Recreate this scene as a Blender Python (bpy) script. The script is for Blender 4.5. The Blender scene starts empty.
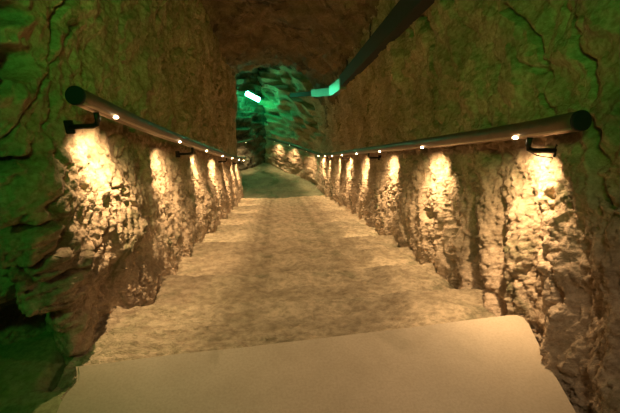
import bpy, bmesh, math
import numpy as np
from mathutils import Vector, Matrix

col = bpy.context.scene.collection
CAM = np.array([0.0, 0.0, 1.15])
SLOPE = 0.342
LAND = -2.36

# ------------------------------------------------------------------ noise
_r = np.random.RandomState(7)
_perm = _r.permutation(256); _perm = np.concatenate([_perm, _perm, _perm])
_g = _r.normal(size=(256, 3)); _g /= np.linalg.norm(_g, axis=1)[:, None]

def perlin(p):
    p = np.asarray(p, float)
    i = np.floor(p).astype(int); f = p - i; i &= 255
    u = f * f * f * (f * (f * 6 - 15) + 10)
    out = 0
    for dx in (0, 1):
        wx = u[:, 0] if dx else 1 - u[:, 0]
        for dy in (0, 1):
            wy = u[:, 1] if dy else 1 - u[:, 1]
            for dz in (0, 1):
                wz = u[:, 2] if dz else 1 - u[:, 2]
                h = _perm[_perm[_perm[(i[:, 0] + dx) & 255] + ((i[:, 1] + dy) & 255)] + ((i[:, 2] + dz) & 255)]
                d = f - np.array([dx, dy, dz])
                out = out + wx * wy * wz * np.einsum('ij,ij->i', _g[h], d)
    return out * 1.5

def fbm(p, octs=4, gain=.5):
    a, s, o = 1.0, 0.0, 0
    for k in range(octs):
        o = o + a * perlin(p * 2 ** k + 17.3 * k); s += a; a *= gain
    return o / s

def ridged(p, octs=3, gain=.5):
    a, s, o = 1.0, 0.0, 0
    for k in range(octs):
        o = o + a * (1 - 2 * np.abs(perlin(p * 2 ** k + 9.1 * k))); s += a; a *= gain
    return o / s

def worley(p):
    i = np.floor(p).astype(int); f1 = np.full(len(p), 9.0); f2 = f1.copy()
    for dx in (-1, 0, 1):
        for dy in (-1, 0, 1):
            for dz in (-1, 0, 1):
                c = i + np.array([dx, dy, dz]); q = c & 255
                h = _perm[_perm[_perm[q[:, 0]] + q[:, 1]] + q[:, 2]]
                d = np.linalg.norm(c + .5 + _g[h] * .45 - p, axis=1)
                f2 = np.minimum(f2, np.maximum(d, f1)); f1 = np.minimum(f1, d)
    return f1, f2

def sstep(a, b, x):
    t = np.clip((x - a) / (b - a), 0, 1); return t * t * (3 - 2 * t)

def ground(y):
    return np.clip(-(np.asarray(y, float) - 1.25) * SLOPE, LAND, 0)

# ------------------------------------------------------------------ materials
def new_mat(name):
    m = bpy.data.materials.new(name); m.use_nodes = True
    nt = m.node_tree; b = nt.nodes['Principled BSDF']
    return m, nt, b

def nz(nt, coord, scale, detail=4, rough=.6, dist=0.0, vec=None):
    n = nt.nodes.new('ShaderNodeTexNoise')
    n.inputs['Scale'].default_value = scale; n.inputs['Detail'].default_value = detail
    n.inputs['Roughness'].default_value = rough; n.inputs['Distortion'].default_value = dist
    nt.links.new(coord, n.inputs['Vector']); return n

def ramp(nt, fac, stops):
    r = nt.nodes.new('ShaderNodeValToRGB'); e = r.color_ramp.elements
    while len(e) < len(stops): e.new(0.5)
    for k, (p, c) in enumerate(stops):
        e[k].position = p; e[k].color = (*c, 1) if len(c) == 3 else c
    nt.links.new(fac, r.inputs['Fac']); return r

def mix(nt, fac, a, b, mode='MIX'):
    m = nt.nodes.new('ShaderNodeMix'); m.data_type = 'RGBA'; m.blend_type = mode
    if isinstance(fac, float): m.inputs[0].default_value = fac
    else: nt.links.new(fac, m.inputs[0])
    for k, v in ((6, a), (7, b)):
        if isinstance(v, tuple): m.inputs[k].default_value = (*v, 1)
        else: nt.links.new(v, m.inputs[k])
    return m.outputs[2]

def rock_material(name, light, dark, patch_tint, patch_amt, bump=1.0, rough=.85, scale=1.0, fine=45, speck=.8, stretch=1.0, vary=False):
    m, nt, b = new_mat(name)
    tc = nt.nodes.new('ShaderNodeTexCoord').outputs['Object']
    if stretch != 1.0:
        mp = nt.nodes.new('ShaderNodeMapping'); mp.inputs['Scale'].default_value = (stretch, 1, 1)
        nt.links.new(tc, mp.inputs['Vector']); tc = mp.outputs['Vector']
    n1 = nz(nt, tc, 3.0 * scale, 6, .65, .4)
    base = ramp(nt, n1.outputs['Fac'], [(.35, dark), (.62, light)])
    n2 = nz(nt, tc, 2.2 * scale, 5, .7, .8)
    mf = ramp(nt, n2.outputs['Fac'], [(.62 - patch_amt * .3, (0, 0, 0)), (.72 - patch_amt * .3, (1, 1, 1))])
    c = mix(nt, mf.outputs['Color'], base.outputs['Color'], patch_tint)
    n3 = nz(nt, tc, fine * scale, 4, .7)
    sp = ramp(nt, n3.outputs['Fac'], [(.35, (.55, .52, .48)), (.6, (1, 1, 1))])
    c = mix(nt, speck, c, sp.outputs['Color'], 'MULTIPLY')
    if vary:
        oi = nt.nodes.new('ShaderNodeObjectInfo')
        tone = ramp(nt, oi.outputs['Random'], [(0, (.80, .78, .74)), (.5, (.95, .92, .90)), (1, (1, 1, .98))])
        c = mix(nt, 1.0, c, tone.outputs['Color'], 'MULTIPLY')
    nt.links.new(c, b.inputs['Base Color'])
    b.inputs['Roughness'].default_value = rough
    b.inputs['Specular IOR Level'].default_value = .25
    nb = nz(nt, tc, 38, 6, .7, .3); nb2 = nz(nt, tc, 140, 3, .6)
    ad = nt.nodes.new('ShaderNodeMath'); ad.operation = 'MULTIPLY_ADD'; ad.inputs[1].default_value = .3
    nt.links.new(nb2.outputs['Fac'], ad.inputs[0]); nt.links.new(nb.outputs['Fac'], ad.inputs[2])
    bp = nt.nodes.new('ShaderNodeBump'); bp.inputs['Strength'].default_value = min(1, .8 * bump)
    bp.inputs['Distance'].default_value = .018 * bump
    nt.links.new(ad.outputs[0], bp.inputs['Height']); nt.links.new(bp.outputs['Normal'], b.inputs['Normal'])
    return m

M = {}
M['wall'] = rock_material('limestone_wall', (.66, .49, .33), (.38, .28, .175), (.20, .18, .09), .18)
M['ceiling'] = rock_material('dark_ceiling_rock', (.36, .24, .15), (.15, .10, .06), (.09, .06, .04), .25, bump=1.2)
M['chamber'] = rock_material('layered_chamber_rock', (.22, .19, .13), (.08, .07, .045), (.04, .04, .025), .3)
M['step'] = rock_material('worn_step_stone', (.80, .65, .43), (.44, .35, .22), (.44, .38, .23), .12, bump=1.9, scale=1.6, fine=22, speck=.85, stretch=.6, vary=True)
M['slab'] = rock_material('smooth_slab_stone', (.51, .405, .275), (.45, .355, .235), (.41, .33, .215), .1, bump=.06, rough=.6, scale=1.2, fine=90, speck=.3)
M['landing'] = rock_material('light_tinted_landing_stone', (.27, .26, .15), (.17, .17, .10), (.12, .15, .07), .3, bump=.5)  # green lamp light is mixed into the landing's base colour
M['floor'] = rock_material('green_floor_stone', (.30, .31, .13), (.21, .23, .10), (.15, .22, .06), .4, bump=.3)  # floor stone with a green base and greener patches

def plain(name, c, metal=0, rough=.5, emit=None, strength=0):
    m, nt, b = new_mat(name)
    tc = nt.nodes.new('ShaderNodeTexCoord').outputs['Object']
    n = nz(nt, tc, 30, 3, .6)
    r = ramp(nt, n.outputs['Fac'], [(.3, tuple(v * .8 for v in c)), (.7, c)])
    nt.links.new(r.outputs['Color'], b.inputs['Base Color'])
    b.inputs['Metallic'].default_value = metal; b.inputs['Roughness'].default_value = rough
    if emit:
        b.inputs['Emission Color'].default_value = (*emit, 1); b.inputs['Emission Strength'].default_value = strength
    return m
M['rail'] = plain('brown_painted_metal', (.20, .13, .09), .6, .45)
M['black'] = plain('black_plastic', (.008, .008, .008), 0, .8)
M['iron'] = plain('dark_iron', (.03, .025, .02), .6, .45)
M['lens'] = plain('warm_lamp_lens', (.9, .8, .6), 0, .3, (1, .72, .38), 45)
M['profile'] = plain('aluminium_strip', (.45, .36, .28), .8, .4)
M['duct'] = plain('galvanised_duct', (.55, .57, .55), .7, .36)
M['spur'] = plain('dull_duct', (.20, .22, .20), .2, .5)  # darker and duller than the elbow metal
M['ductdark'] = plain('dark_cable_duct', (.03, .03, .027), 0, .8)
M['green'] = plain('green_lamp_glass', (.3, .9, .6), 0, .3, (.10, 1, .48), 60)

# ------------------------------------------------------------------ object helpers
def link(name, me, mat, parent=None, smooth=False):
    o = bpy.data.objects.new(name, me); col.objects.link(o)
    if mat: me.materials.append(mat)
    if parent:
        o.parent = parent
        o.matrix_parent_inverse = Matrix.Translation(-parent.location)
    if smooth: me.shade_smooth()
    return o

def grid_mesh(name, V, nu, nv, mat, smooth=True, flip=False):
    idx = np.arange(nu * nv).reshape(nu, nv)
    f = np.stack([idx[:-1, :-1], idx[1:, :-1], idx[1:, 1:], idx[:-1, 1:]], -1).reshape(-1, 4)
    if flip: f = f[:, ::-1]
    me = bpy.data.meshes.new(name)
    me.vertices.add(len(V)); me.vertices.foreach_set('co', V.astype(np.float32).ravel())
    me.loops.add(f.size); me.loops.foreach_set('vertex_index', f.astype(np.int32).ravel())
    me.polygons.add(len(f)); me.polygons.foreach_set('loop_start', np.arange(0, f.size, 4, dtype=np.int32))
    me.update(calc_edges=True)
    o = link(name, me, mat)
    if smooth: me.shade_smooth()
    return o

def grid_normals(P):
    du = np.gradient(P, axis=0); dv = np.gradient(P, axis=1)
    n = np.cross(du, dv); n /= (np.linalg.norm(n, axis=2, keepdims=True) + 1e-9); return n

def smooth_path(pts, n=4000, it=3):
    p = np.array(pts, float)
    for _ in range(it):
        q = p[:-1] * .75 + p[1:] * .25; r = p[:-1] * .25 + p[1:] * .75
        p = np.concatenate([p[:1], np.stack([q, r], 1).reshape(-1, p.shape[1]), p[-1:]])
    d = np.concatenate([[0], np.cumsum(np.linalg.norm(np.diff(p, axis=0), axis=1))])
    t = np.linspace(0, d[-1], n)
    return np.stack([np.interp(t, d, p[:, k]) for k in range(p.shape[1])], 1)

def graded(path, n, power=1.0):
    dist = np.maximum(np.hypot(path[:, 0], path[:, 1]), .9)
    w = 1 / dist ** power; c = np.concatenate([[0], np.cumsum((w[1:] + w[:-1]) / 2)]); c /= c[-1]
    k = np.interp(np.linspace(0, 1, n), c, np.arange(len(path)))
    i = np.arange(len(path))
    return np.stack([np.interp(k, i, path[:, a]) for a in range(path.shape[1])], 1)

def tag(o, label=None, cat=None, group=None, kind=None):
    if label: o['label'] = label
    if cat: o['category'] = cat
    if group: o['group'] = group
    if kind: o['kind'] = kind
    return o

def empty(name, loc):
    o = bpy.data.objects.new(name, None); o.location = loc; o.empty_display_size = .1; col.objects.link(o); return o

def tube(name, path, r, mat, parent=None, seg=20, caps=True):
    path = [Vector(p) for p in path]; bm = bmesh.new(); rings = []
    for i, p in enumerate(path):
        a = path[max(i - 1, 0)]; b = path[min(i + 1, len(path) - 1)]
        t = (b - a).normalized(); up = Vector((0, 0, 1)) if abs(t.z) < .95 else Vector((0, 1, 0))
        s = t.cross(up).normalized(); u = s.cross(t)
        rr = r[i] if isinstance(r, (list, tuple)) else r
        rings.append([bm.verts.new(p + (s * math.cos(2 * math.pi * k / seg) + u * math.sin(2 * math.pi * k / seg)) * rr) for k in range(seg)])
    for A, B in zip(rings, rings[1:]):
        for k in range(seg): bm.faces.new((A[k], A[(k + 1) % seg], B[(k + 1) % seg], B[k]))
    if caps: bm.faces.new(rings[0][::-1]); bm.faces.new(rings[-1])
    bmesh.ops.recalc_face_normals(bm, faces=bm.faces)
    me = bpy.data.meshes.new(name); bm.to_mesh(me); bm.free()
    o = link(name, me, mat, parent)
    for f in me.polygons: f.use_smooth = len(f.vertices) == 4
    return o

def beam(name, a, b, w, h, mat, parent=None, bevel=.004, hollow=False, roll=0.0):
    """a bevelled rectangular bar from a to b"""
    a, b = Vector(a), Vector(b); t = (b - a).normalized()
    s = t.cross(Vector((0, 0, 1))).normalized(); u = s.cross(t)
    R = Matrix.Rotation(roll, 3, t); s, u = R @ s, R @ u
    bm = bmesh.new(); v = []
    for p in (a, b):
        for i, j in ((-1, -1), (1, -1), (1, 1), (-1, 1)): v.append(bm.verts.new(p + s * i * w / 2 + u * j * h / 2))
    for k in range(4): bm.faces.new((v[k], v[(k + 1) % 4], v[4 + (k + 1) % 4], v[4 + k]))
    bm.faces.new(v[3::-1]); bm.faces.new(v[4:])
    bmesh.ops.recalc_face_normals(bm, faces=bm.faces)
    bmesh.ops.bevel(bm, geom=list(bm.edges), offset=bevel, segments=2, affect='EDGES')
    me = bpy.data.meshes.new(name); bm.to_mesh(me); bm.free()
    return link(name, me, mat, parent)

# ------------------------------------------------------------------ rock walls
def rock_disp(P, side, h):
    """h: height above the local stair line. side -1 left, 1 right"""
    low = .07 * fbm(P * .9, 3)
    # diagonal bedding: falls towards the near end
    a = P[:, 1] * .86 - P[:, 2] * .50 + .08 * fbm(P * 2, 2)
    b = P[:, 1] * .50 + P[:, 2] * .86
    q = np.stack([a * 3.2, b * .9, P[:, 0] * 1.5], 1)
    diag = ridged(q, 3)
    w1, w2 = worley(np.stack([a * 4.5, b * 3.0, P[:, 0] * 4], 1) + fbm(P * 5, 3)[:, None] * .8)
    edge = np.clip((w2 - w1) * 4, 0, 1)
    rough = sstep(1.05, .6, h)
    A = np.stack([a * 1.5, b * .55, P[:, 0]], 1)
    fine = fbm(A * 17, 5, .72)
    crag = ridged(A * 7 + 4, 4, .6)
    pit = np.clip(fbm(A * 11 + 50, 4, .65) - .10, 0, .35)
    mid = fbm(P * 5, 4, .55)
    d = low + .030 * diag + (.045 + .035 * (1 - rough)) * mid + (edge - .8) * .008
    micro = fbm(A * 45 + 7, 3, .7)
    d += fine * (.022 + .022 * rough) + .015 * rough * crag - pit * (.05 + .07 * rough) + micro * (.006 + .012 * rough)
    ck = np.abs(perlin(np.stack([a * 2.1, b * .7, P[:, 0]], 1) + 31 + .15 * fbm(P * 7, 3)[:, None]))
    d -= .05 * sstep(.035, .0, ck)
    ck2 = np.abs(perlin(np.stack([a * 3.4, b * 1.3, P[:, 0]], 1) + 77 + .2 * fbm(P * 6, 3)[:, None]))
    d -= .03 * sstep(.04, .0, ck2) * sstep(-.1, .2, perlin(P * 1.7 + 3))
    return d

def sweep_wall(name, pts, n, m, height, mat, side, extra=None, style=None, flip=False, below=.35):
    path = graded(smooth_path(pts), n)
    zb = ground(path[:, 1]) - below
    v = np.linspace(0, 1, m)
    P = np.zeros((n, m, 3)); P[:, :, 0] = path[:, None, 0]; P[:, :, 1] = path[:, None, 1]
    P[:, :, 2] = zb[:, None] + v[None] * height
    N = grid_normals(P)
    if flip: N = -N
    X = P.reshape(-1, 3); NN = N.reshape(-1, 3)
    h = X[:, 2] - ground(X[:, 1])
    d = rock_disp(X, side, h) if style is None else style(X, h)
    if extra is not None: d = d + extra(X, h)
    V = X + NN * d[:, None]
    return grid_mesh(name, V, n, m, mat, flip=flip)

# left wall: along the stairs, round the corner, then off to the left
def left_extra(X, h):
    d = np.zeros(len(X))
    back = sstep(-.98, -1.2, X[:, 0]) * (X[:, 1] < 3)
    # undercut at the foot of the side chamber wall
    d -= .13 * sstep(-.93, -1.02, X[:, 0]) * sstep(.10, -.04, X[:, 2] + .05 * perlin(X * 3)) * (X[:, 1] < 3)
    d += .06 * back * sstep(.0, .2, X[:, 2])
    # beds of the side wall
    z = X[:, 2] + .10 * fbm(X * .9 + 5, 2) + .12 * X[:, 0]
    beds = np.abs(perlin(np.stack([X[:, 0] * .5, X[:, 1] * .2, z * 3.3], 1) + 3))
    d += back * (.16 * sstep(0, .25, beds) - .10)
    # hollows
    u = -(X[:, 0] + .86) - (X[:, 1] - 1.44)                # runs round the corner, grows to the left
    for cu, cz, ru, rz, dep in ((-.04, 1.02, .11, .055, .22), (-.06, 1.17, .12, .035, .16), (.14, .70, .16, .025, .10), (.18, .47, .18, .022, .10), (.30, .08, .24, .06, .20)):
        r = np.hypot((u - cu) / ru, (X[:, 2] - cz) / rz) + .35 * fbm(X * 5, 2)
        d -= dep * sstep(1.15, .4, r) * (X[:, 1] < 3)
    # corner: overhanging lump at lamp level, narrower foot
    near = sstep(2.5, 1.8, X[:, 1]) * (X[:, 0] > -1.0)
    d += near * (.065 * sstep(.8, .25, X[:, 2]) - .045 * sstep(.16, .06, X[:, 2]))
    d += .04 * sstep(1.50, 1.40, X[:, 1]) * (X[:, 0] > -.98) * sstep(.2, .0, X[:, 2])
    d += .06 * sstep(1.1, 2.6, h) + .05 * sstep(.8, .1, h) * (X[:, 1] > 1.7)
    return np.where(d < -.5, -.5, d)

wl = sweep_wall('wall_left', [(-3.0, 8.9), (-1.3, 8.75), (-.86, 8.45), (-.84, 8.0), (-.82, 5), (-.82, 3), (-.86, 1.90), (-.865, 1.44),
                              (-.96, 1.385), (-1.25, 1.40), (-2.0, 1.40), (-3.4, 1.30)],
                860, 560, 3.1, M['wall'], -1, left_extra, flip=True)
tag(wl, kind='structure')

def right_extra(X, h):
    d = .10 * sstep(1.0, 2.6, h)                       # leans in overhead
    d += .05 * sstep(.8, .1, h) + .045 * sstep(.5, .0, h) * sstep(1.45, .8, X[:, 1])
    # big slanting ribs beside the first steps
    a = X[:, 1] * .80 - X[:, 2] * .6
    near = sstep(3.2, 1.8, X[:, 1])
    d += near * .035 * np.cos((a + .05 * fbm(X * 2, 2)) * 24) * sstep(.75, .2, h)
    return d

def strata(X, h):
    z = X[:, 2] + .10 * fbm(X * 1.2, 2) + .20 * X[:, 0]
    t = z * 7.5; k = np.floor(t); f = t - k
    q = np.stack([X[:, 0] * 2.2, X[:, 1] * 2.2, k * 3.7], 1)
    lay = perlin(q) * .26 + .05 * (f - .5)
    up = sstep(.7, 1.2, h)
    return lay * (.2 + .8 * up) + .10 * fbm(X * 1.3, 3) + .05 * fbm(X * 6, 4, .6) * (2 - up)

def right_style(X, h):
    w = sstep(8.3, 8.9, X[:, 1])
    return rock_disp(X, 1, h) * (1 - w) + strata(X, h) * w

wr = sweep_wall('wall_right', [(1.10, -1.3), (1.08, .2), (1.10, 1.0), (1.11, 1.5), (1.10, 3), (1.09, 6), (1.08, 7.9), (1.0, 8.5), (.74, 9.0),
                               (.40, 9.55), (.0, 10.05), (-.42, 10.5)], 900, 560, 3.1, M['wall'], 1, right_extra, style=right_style, flip=True)
tag(wr, kind='structure')
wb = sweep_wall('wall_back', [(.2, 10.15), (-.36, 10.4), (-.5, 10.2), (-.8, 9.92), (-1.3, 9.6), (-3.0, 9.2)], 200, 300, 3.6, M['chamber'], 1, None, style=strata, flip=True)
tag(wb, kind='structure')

# ------------------------------------------------------------------ ceiling
def make_ceiling():
    n, m = 330, 300
    y = graded(np.stack([np.zeros(4000), np.linspace(-1.4, 8.35, 4000)], 1), n - 14, .8)[:, 1]
    th = np.linspace(0, math.pi, m)
    P = np.zeros((n, m, 3))
    c, s = np.cos(th), np.sin(th)
    for i in range(n):
        yy = y[i] if i < n - 14 else 8.35
        f = float(sstep(3.5, 8.0, yy)); rw, lw = 1.36 - .24 * f, 1.16 - .16 * f
        xs = np.where(c > 0, -.08 + rw * np.abs(c) ** .9, -.08 - lw * np.abs(c) ** .9)
        base = np.where(c > 0, 1.58 - .12 * f, 1.92)
        hh = base + (2.55 + .20 * f - base) * s ** .95
        if i < n - 14:
            P[i, :, 0] = xs; P[i, :, 1] = yy; P[i, :, 2] = hh - max(0, (yy - 1.25)) * SLOPE
        else:                                             # the lip of the opening turns outward
            e = (i - (n - 14) + 1) * .07
            P[i, :, 0] = -.08 + (xs + .08) * (1 + e * .7); P[i, :, 1] = 8.35 + .10 * math.sin(min(e * 3, 1.57))
            P[i, :, 2] = hh - 7.1 * SLOPE + e * .9
    N = grid_normals(P); X = P.reshape(-1, 3)
    sgn = 1 if N[100, m // 2, 2] < 0 else -1
    q = np.stack([X[:, 0] * 1.2, X[:, 1], X[:, 2]], 1)
    w1, w2 = worley(q * 2.6 + fbm(X * 3, 2)[:, None] * .6)
    d = .14 * fbm(X * 1.1, 3) + .09 * fbm(X * 3.5, 4, .6) + (np.clip((w2 - w1) * 3, 0, 1) - .6) * .05 + .05 * fbm(X * 12, 4, .65)
    V = X + N.reshape(-1, 3) * sgn * d[:, None]
    return grid_mesh('ceiling', V, n, m, M['ceiling'], flip=(sgn < 0))
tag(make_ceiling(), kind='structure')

def flat_rock(name, x0, x1, y0, y1, z, nx, ny, amp, mat, flip=False, zf=None, kind='structure'):
    xx, yy = np.meshgrid(np.linspace(x0, x1, nx), np.linspace(y0, y1, ny), indexing='ij')
    X = np.stack([xx.ravel(), yy.ravel(), np.full(xx.size, float(z))], 1)
    if zf is not None: X[:, 2] = zf(X)
    X[:, 2] += amp * fbm(X * 1.7, 3) + amp * .35 * fbm(X * 9, 4, .6)
    o = grid_mesh(name, X, nx, ny, mat, flip=flip)
    return tag(o, kind=kind)

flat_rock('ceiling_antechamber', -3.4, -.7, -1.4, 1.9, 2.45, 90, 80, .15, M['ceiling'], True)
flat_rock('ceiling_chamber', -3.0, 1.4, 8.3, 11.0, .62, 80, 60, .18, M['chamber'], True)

# ------------------------------------------------------------------ floors
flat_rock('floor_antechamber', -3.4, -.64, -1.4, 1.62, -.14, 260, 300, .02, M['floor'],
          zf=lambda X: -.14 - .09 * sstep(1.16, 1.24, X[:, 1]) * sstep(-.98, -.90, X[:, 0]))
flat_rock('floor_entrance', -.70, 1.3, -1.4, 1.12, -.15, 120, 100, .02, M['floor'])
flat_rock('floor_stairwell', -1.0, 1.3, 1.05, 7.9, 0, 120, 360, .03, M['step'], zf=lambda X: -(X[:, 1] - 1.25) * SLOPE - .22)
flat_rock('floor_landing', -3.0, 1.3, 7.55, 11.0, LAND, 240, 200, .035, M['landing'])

# ------------------------------------------------------------------ steps
EDGE = [(1.66 + .5 * k, -.137 - .171 * k) for k in range(13)]
ORD = ['first', 'second', 'third', 'fourth', 'fifth', 'sixth', 'seventh', 'eighth', 'ninth', 'tenth', 'eleventh', 'twelfth', 'thirteenth']
ENDS = {0: (-.90, 1.07), 1: (-.80, 1.05), 2: (-.80, 1.08)}

def make_step(k):
    yf, z = EDGE[k]; yb = (EDGE[k - 1][0] if k else 1.22) - .10
    x0, x1 = ENDS.get(k, (-.88, 1.10)); nx = max(140, 440 - 26 * k)
    r = .028
    prof = [(yb, -.15), (yb, -.08)]
    prof += [(yb + (yf - r - yb) * t, 0) for t in np.linspace(0, 1, 76 - 3 * k)]
    prof += [(yf - r + r * math.sin(a), -r + r * math.cos(a)) for a in np.linspace(.2, math.pi / 2, 7)]
    prof += [(yf + .005 * t, -r - t * .122) for t in np.linspace(.12, 1, 12)]
    prof = np.array(prof); m = len(prof)
    xs = np.linspace(x0, x1, nx)
    P = np.zeros((nx, m, 3)); P[:, :, 0] = xs[:, None]; P[:, :, 1] = prof[None, :, 0]; P[:, :, 2] = prof[None, :, 1] + z
    X = P.reshape(-1, 3).copy()
    wav = .035 * perlin(np.stack([X[:, 0] * 1.6, np.full(len(X), k * 3.3), np.zeros(len(X))], 1)) \
        + .024 * fbm(np.stack([X[:, 0] * 8, np.full(len(X), k * 1.3), X[:, 2] * 3], 1), 3)
    t = np.clip((X[:, 1] - yb) / (yf - yb), 0, 1)
    Y = X[:, 1] + wav * t
    # treads dished by feet, ends and nosing chipped
    mid = np.exp(-((X[:, 0] - .12) / .5) ** 2)
    Z = X[:, 2] + .010 * perlin(np.array([[k * 2.7 + .3, .5, .5]]))[0] + .012 * sstep(.80, .97, t) - .014 * mid * t ** 2 + .020 * fbm(X * 2.3 + k, 3) + .036 * fbm(X * np.array([6, 9, 6]) + k, 5, .70)
    pitn = np.clip(fbm(X * 7 + 40, 3) - .22, 0, 1); Z -= .05 * pitn
    en = np.maximum(sstep(.10, 0, X[:, 0] - x0), sstep(.06, 0, x1 - X[:, 0]))
    Z -= en * (.012 + .03 * np.abs(fbm(X * 6, 2))); Y -= en * t * .03
    XX = X[:, 0] + np.sign(X[:, 0]) * en * .03 * fbm(X * 5 + 9, 2)
    V = np.stack([XX, Y, Z], 1)
    o = grid_mesh('stone_step', V, nx, m, M['step'], flip=False)
    bm = bmesh.new(); bm.from_mesh(o.data); bm.verts.ensure_lookup_table()
    for i in (0, nx - 1): bm.faces.new([bm.verts[i * m + j] for j in range(m)])
    for i in range(nx - 1):
        bm.faces.new([bm.verts[i * m], bm.verts[i * m + m - 1], bm.verts[(i + 1) * m + m - 1], bm.verts[(i + 1) * m]])
    bmesh.ops.recalc_face_normals(bm, faces=bm.faces); bm.to_mesh(o.data); bm.free()
    o.data.shade_smooth()
    # origin at the foot of the block
    org = Vector(((x0 + x1) / 2, (yb + yf) / 2, z - .15)); o.data.transform(Matrix.Translation(-org)); o.location = org
    what = 'rough worn limestone step, %s one down from the smooth slab' % ORD[k]
    if k == 0: what = 'rough worn limestone step directly below the smooth slab, with a squared yellowish right corner'
    if k == 12: what = 'lowest rough worn limestone step, beside the green lit landing'
    tag(o, what, 'stair step', 'worn stone steps of the staircase')
for k in range(13): make_step(k)

# ------------------------------------------------------------------ the smooth slab
def make_slab():
    far = [(-.768, 1.157), (-.60, 1.170), (-.40, 1.188), (-.18, 1.200), (.065, 1.218), (.30, 1.236), (.55, 1.256), (.80, 1.279), (.965, 1.292),
           (1.005, 1.290), (1.028, 1.270), (1.030, 1.235), (1.018, 1.19), (.998, 1.106), (.968, .97), (.938, .812), (.90, .62), (.87, .40),
           (.86, -.45), (-.72, -.45), (-.725, .55), (-.742, .80), (-.746, .90), (-.744, .956), (-.750, 1.00), (-.747, 1.04), (-.733, 1.08), (-.745, 1.115)]
    bm = bmesh.new(); vs = [bm.verts.new((x, y, 0)) for x, y in far]
    f = bm.faces.new(vs); r = bmesh.ops.extrude_face_region(bm, geom=[f])
    for v in r['geom']:
        if isinstance(v, bmesh.types.BMVert): v.co.z = -.125
    bmesh.ops.recalc_face_normals(bm, faces=bm.faces)
    top = [e for e in bm.edges if all(abs(v.co.z) < 1e-6 for v in e.verts)]
    bmesh.ops.bevel(bm, geom=top, offset=.009, segments=3, affect='EDGES')
    me = bpy.data.meshes.new('stone_slab'); bm.to_mesh(me); bm.free()
    o = link('stone_slab', me, M['slab'])
    return tag(o, 'large smooth polished beige stone slab at the head of the stairs', 'stone slab')
make_slab()

# ------------------------------------------------------------------ handrails
R = .032
def rail_z(pts, xy):
    return pts

def lens_mesh():
    bm = bmesh.new(); bmesh.ops.create_uvsphere(bm, u_segments=16, v_segments=8, radius=1)
    for v in bm.verts: v.co = Vector((v.co.x * .009, v.co.y * .015, v.co.z * .006))
    me = bpy.data.meshes.new('lamp_lens'); bm.to_mesh(me); bm.free(); me.materials.append(M['lens']); me.shade_smooth(); return me
LENS = lens_mesh()

WARM = (1.0, .68, .37)
def spot(p, n_in, power, spill=1, cone=1):
    """LED under the rail shining down; n_in: unit vector towards the wall"""
    for nm, size, blend, tilt, f in (('rail_led', 80, 1, .16, .85), ('rail_led_ring', 124, .9, .40, .95)):
        if cone < 1: size = size * cone
        l = bpy.data.lights.new(nm, 'SPOT'); l.energy = power * f; l.color = WARM
        l.spot_size = math.radians(size); l.spot_blend = blend; l.shadow_soft_size = .005
        o = bpy.data.objects.new(nm, l); o.location = p
        d = Vector((n_in[0] * tilt, n_in[1] * tilt, -1)).normalized()
        o.rotation_euler = d.to_track_quat('-Z', 'Y').to_euler(); col.objects.link(o)
    # wide weak spill of the same lamp over the steps
    l2 = bpy.data.lights.new('rail_led_spill', 'SPOT'); l2.energy = SPILL * spill; l2.color = (1.0, .70, .40)
    l2.spot_size = math.radians(124); l2.spot_blend = 1; l2.shadow_soft_size = .012
    o2 = bpy.data.objects.new('rail_led_spill', l2); o2.location = p
    d = Vector((-n_in[0] * .6, -n_in[1] * .6, -1)).normalized()
    o2.rotation_euler = d.to_track_quat('-Z', 'Y').to_euler(); col.objects.link(o2)
SPILL = 18
POWER = 21

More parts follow.
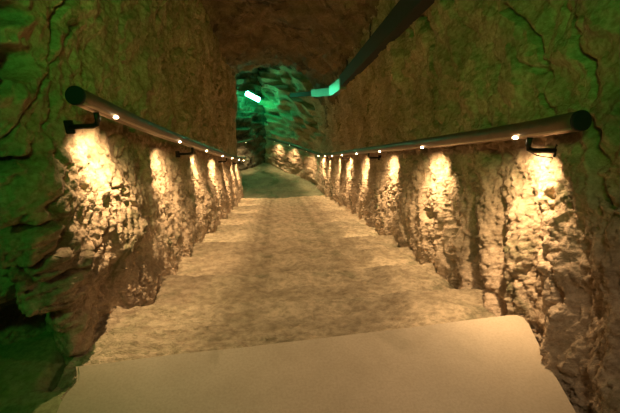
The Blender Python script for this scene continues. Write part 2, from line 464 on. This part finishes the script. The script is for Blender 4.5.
def handrail(label, pts, wall_side, lamps, brackets, cable=None):
    pts = np.array(pts, float)
    p = smooth_path(pts, 160, 2)
    root = empty('handrail', tuple(pts[0] - np.array([0, 0, .9])))
    tag(root, label, 'handrail', None)
    tube('rail_tube', p, R, M['rail'], root, 24)
    t0 = Vector(p[1] - p[0]).normalized(); a = Vector(p[0])
    tube('end_cap', [a - t0 * .012, a - t0 * .009, a + t0 * .001], [R * .93, R * 1.03, R * 1.03], M['black'], root, 24)
    # strip on the lower inner side carrying the lamps
    tang = np.gradient(p, axis=0); tang /= np.linalg.norm(tang, axis=1)[:, None]
    inn = np.stack([-tang[:, 1], tang[:, 0]], 1) * (1 if wall_side > 0 else -1)   # horizontal, away from the wall
    nrm = np.linalg.norm(inn, axis=1)[:, None]; inn = inn / nrm
    k35 = math.radians(38)
    kk = np.where(p[:, 1] > 8.3, -.3, k35)[:, None]
    off = np.concatenate([inn * np.sin(kk), -np.cos(kk)], 1)
    tube('light_strip', p + off * (R - .004), .0075, M['profile'], root, 10)
    D = np.hypot(p[:, 0] - p[0, 0], p[:, 1] - p[0, 1])
    arc = np.concatenate([[0], np.cumsum(np.linalg.norm(np.diff(p, axis=0), axis=1))])
    for s in lamps:
        q = np.array([np.interp(s, arc, p[:, c]) for c in range(3)]); i = int(np.argmin(np.abs(arc - s)))
        o = bpy.data.objects.new('lamp_lens', LENS); col.objects.link(o)
        o.location = q + off[i] * (R + .003); o.parent = root; o.matrix_parent_inverse = Matrix.Translation(-root.location)
        o.rotation_euler = (math.atan2(tang[i, 2], np.hypot(tang[i, 0], tang[i, 1])), 0, math.atan2(-tang[i, 0], tang[i, 1]))
        spot(Vector(q) + Vector((inn[i, 0] * .010, inn[i, 1] * .010, -R - .022)), (-inn[i, 0], -inn[i, 1]), POWER * (.75 if q[1] > 8.5 else 1), .15 if q[1] > 7.8 else 1, .75 if q[1] > 8.3 else 1)
    for s, dep in brackets:
        q = Vector([np.interp(s, arc, p[:, c]) for c in range(3)]); i = int(np.argmin(np.abs(arc - s)))
        w = Vector((-inn[i, 0], -inn[i, 1], 0)); t = Vector(tang[i])
        b = tube('bracket', [q - Vector((0, 0, R - .004)), q - Vector((0, 0, R + .03)), q + w * .006 - Vector((0, 0, R + .044)), q + w * .022 - Vector((0, 0, R + .052)),
                             q + w * dep - Vector((0, 0, R + .054))], .0105, M['iron'], root, 12)
        e = q + w * dep - Vector((0, 0, R + .054))
        pl = beam('mounting_plate', e - Vector((0, 0, .026)) , e + Vector((0, .001, .026)), .034, .010, M['iron'], b, .002)
    if cable: tube('cable', smooth_path(cable, 24, 3), .002, M['black'], root, 8)
    return root

def arc_at(pts, Y):
    p = smooth_path(pts, 160, 2); arc = np.concatenate([[0], np.cumsum(np.linalg.norm(np.diff(p, axis=0), axis=1))])
    return float(arc[np.argmin(np.abs(p[:, 1] - Y))])
LP = [(-.68, 1.468, .914), (-.68, 2.1, .66), (-.68, 2.706, .432), (-.68, 3.68, .070), (-.68, 4.721, -.317), (-.68, 5.516, -.60), (-.68, 6.6, -.985),
      (-.68, 7.6, -1.33), (-.69, 8.2, -1.51)]
handrail('thick brown metal tube handrail with downlights along the left cave wall', LP, -1,
         [arc_at(LP, y) for y in (1.712, 2.706, 3.68, 4.70, 5.70, 6.70, 7.65)],
         [(arc_at(LP, y), d) for y, d in ((1.60, .11), (3.2, .12), (5.2, .13), (7.1, .14))])
RP = [(.95, 1.173, .863), (.95, 1.465, .756), (.95, 2.463, .421), (.95, 3.578, .048), (.95, 4.773, -.350), (.95, 6.061, -.785), (.95, 7.4, -1.22),
      (.93, 8.0, -1.42), (.84, 8.42, -1.50), (.62, 8.80, -1.52), (.28, 9.35, -1.54), (-.08, 9.80, -1.56), (-.20, 9.93, -1.57)]
rp = smooth_path(RP, 400, 2); ra = np.concatenate([[0], np.cumsum(np.linalg.norm(np.diff(rp, axis=0), axis=1))])
extra_l = [float(ra[np.argmin(np.hypot(rp[:, 0] - x, rp[:, 1] - y))]) for x, y in ((.66, 8.74), (.30, 9.32), (-.06, 9.78))]
handrail('thick brown metal tube handrail with downlights along the right cave wall', RP, 1,
         [arc_at(RP, y) for y in (1.465, 2.44, 3.44, 4.45, 5.45, 6.45, 7.4, 8.1)] + extra_l,
         [(arc_at(RP, y), d) for y, d in ((1.38, .13), (3.95, .12), (5.6, .12), (7.2, .12))],
         cable=[(.975, 1.44, .74), (.98, 1.44, .70), (.995, 1.435, .675), (1.03, 1.42, .665), (1.10, 1.41, .66)])
BP = [(-.58, 9.86, -1.56), (-.72, 9.74, -1.56), (-.86, 9.62, -1.56), (-1.3, 9.34, -1.56)]
handrail('short brown handrail with a downlight on the far back wall of the chamber', BP, 1, [.22], [(.08, .12), (.6, .12)])

# ------------------------------------------------------------------ cable duct on the ceiling
duct = empty('cable_duct', (1.0, 2.4, 1.3))
tag(duct, 'long dark cable duct hung along the ceiling, bending left at its bright lower end', 'cable duct')
beam('duct_run', (.99, 1.9, 1.62), (1.0, 6.05, .325), .10, .17, M['ductdark'], duct)
o = beam('duct_elbow', (1.0, 5.95, .315), (.93, 6.55, .115), .12, .16, M['duct'], duct); tag(o, 'bright bare metal bend')
o = beam('duct_spur', (.935, 6.50, .115), (.755, 8.0, -.15), .10, .13, M['spur'], duct)
beam('duct_tail', (.765, 7.95, -.145), (.36, 9.15, -.37), .05, .09, M['ductdark'], duct)
for t in (.25, .6, .92):
    q = Vector((.99, 1.9, 1.62)).lerp(Vector((1.0, 6.05, .325)), t)
    tube('hanger', [q, q + Vector((0, .02, .45))], .007, M['iron'], duct, 8)

# ------------------------------------------------------------------ green lamp in the chamber
lamp = empty('green_lamp', (-.52, 9.86, -.52))
tag(lamp, 'glowing green lamp fixed high on the layered rock of the far chamber', 'lamp')
beam('lamp_housing', (-.70, 9.87, -.41), (-.35, 9.87, -.60), .05, .13, M['iron'], lamp)
beam('lamp_glass', (-.685, 9.83, -.42), (-.365, 9.83, -.595), .035, .105, M['green'], lamp, .01)
tube('lamp_bracket', [(-.52, 9.88, -.50), (-.50, 10.2, -.46)], .012, M['iron'], lamp, 8)

def area(name, loc, target, size, power, color, size_y=None, spread=math.pi):
    l = bpy.data.lights.new(name, 'AREA'); l.energy = power; l.color = color; l.size = size; l.spread = spread
    if size_y: l.shape = 'RECTANGLE'; l.size_y = size_y
    o = bpy.data.objects.new(name, l); o.location = loc
    o.rotation_euler = (Vector(target) - Vector(loc)).to_track_quat('-Z', 'Y').to_euler(); col.objects.link(o); return o

def spotl(name, loc, target, power, color, size, blend=1, soft=.1):
    l = bpy.data.lights.new(name, 'SPOT'); l.energy = power; l.color = color; l.spot_size = math.radians(size); l.spot_blend = blend; l.shadow_soft_size = soft
    o = bpy.data.objects.new(name, l); o.location = loc
    o.rotation_euler = (Vector(target) - Vector(loc)).to_track_quat('-Z', 'Y').to_euler(); col.objects.link(o); return o

GREEN = (.12, 1.0, .10)
l = bpy.data.lights.new('green_lamp_light', 'POINT'); l.energy = 13; l.color = (.0, 1, .33); l.shadow_soft_size = .05
o = bpy.data.objects.new('green_lamp_light', l); o.location = (-.47, 9.82, -.65); col.objects.link(o)
# green floodlights of the entrance cave, behind the photographer, aimed up at the rock
spotl('green_flood', (.1, -.7, 1.9), (-.72, 3.1, 1.25), 88, GREEN, 58, 1, .12)
spotl('green_flood_right', (-.4, -.7, 1.9), (1.10, 2.9, 1.25), 74, GREEN, 60, 1, .12)
spotl('green_flood_side', (-1.6, -.3, 1.9), (-1.1, 1.05, -.14), 30, GREEN, 60, 1, .1)
# the warm lamp above the entrance slab, behind the photographer
spotl('entrance_lamp', (.2, -.1, 2.3), (.25, .95, -.1), 74, (1, .78, .50), 58, 1, .15)

# ------------------------------------------------------------------ world, camera
w = bpy.data.worlds.new('cave_dark'); w.use_nodes = True
w.node_tree.nodes['Background'].inputs['Color'].default_value = (.004, .003, .002, 1)
bpy.context.scene.world = w
cd = bpy.data.cameras.new('camera'); cam = bpy.data.objects.new('camera', cd); col.objects.link(cam)
cd.sensor_width = 36; cd.lens = 36 * 400 / 620; cd.clip_start = .02
cam.location = tuple(CAM)
cam.rotation_euler = (math.radians(90 - 25), 0, math.radians(-4.9))
sc = bpy.context.scene; sc.camera = cam
sc.view_settings.view_transform = 'Standard'; sc.view_settings.look = 'None'; sc.view_settings.gamma = 1
sc.view_settings.use_curve_mapping = False
sc.view_settings.exposure = 0
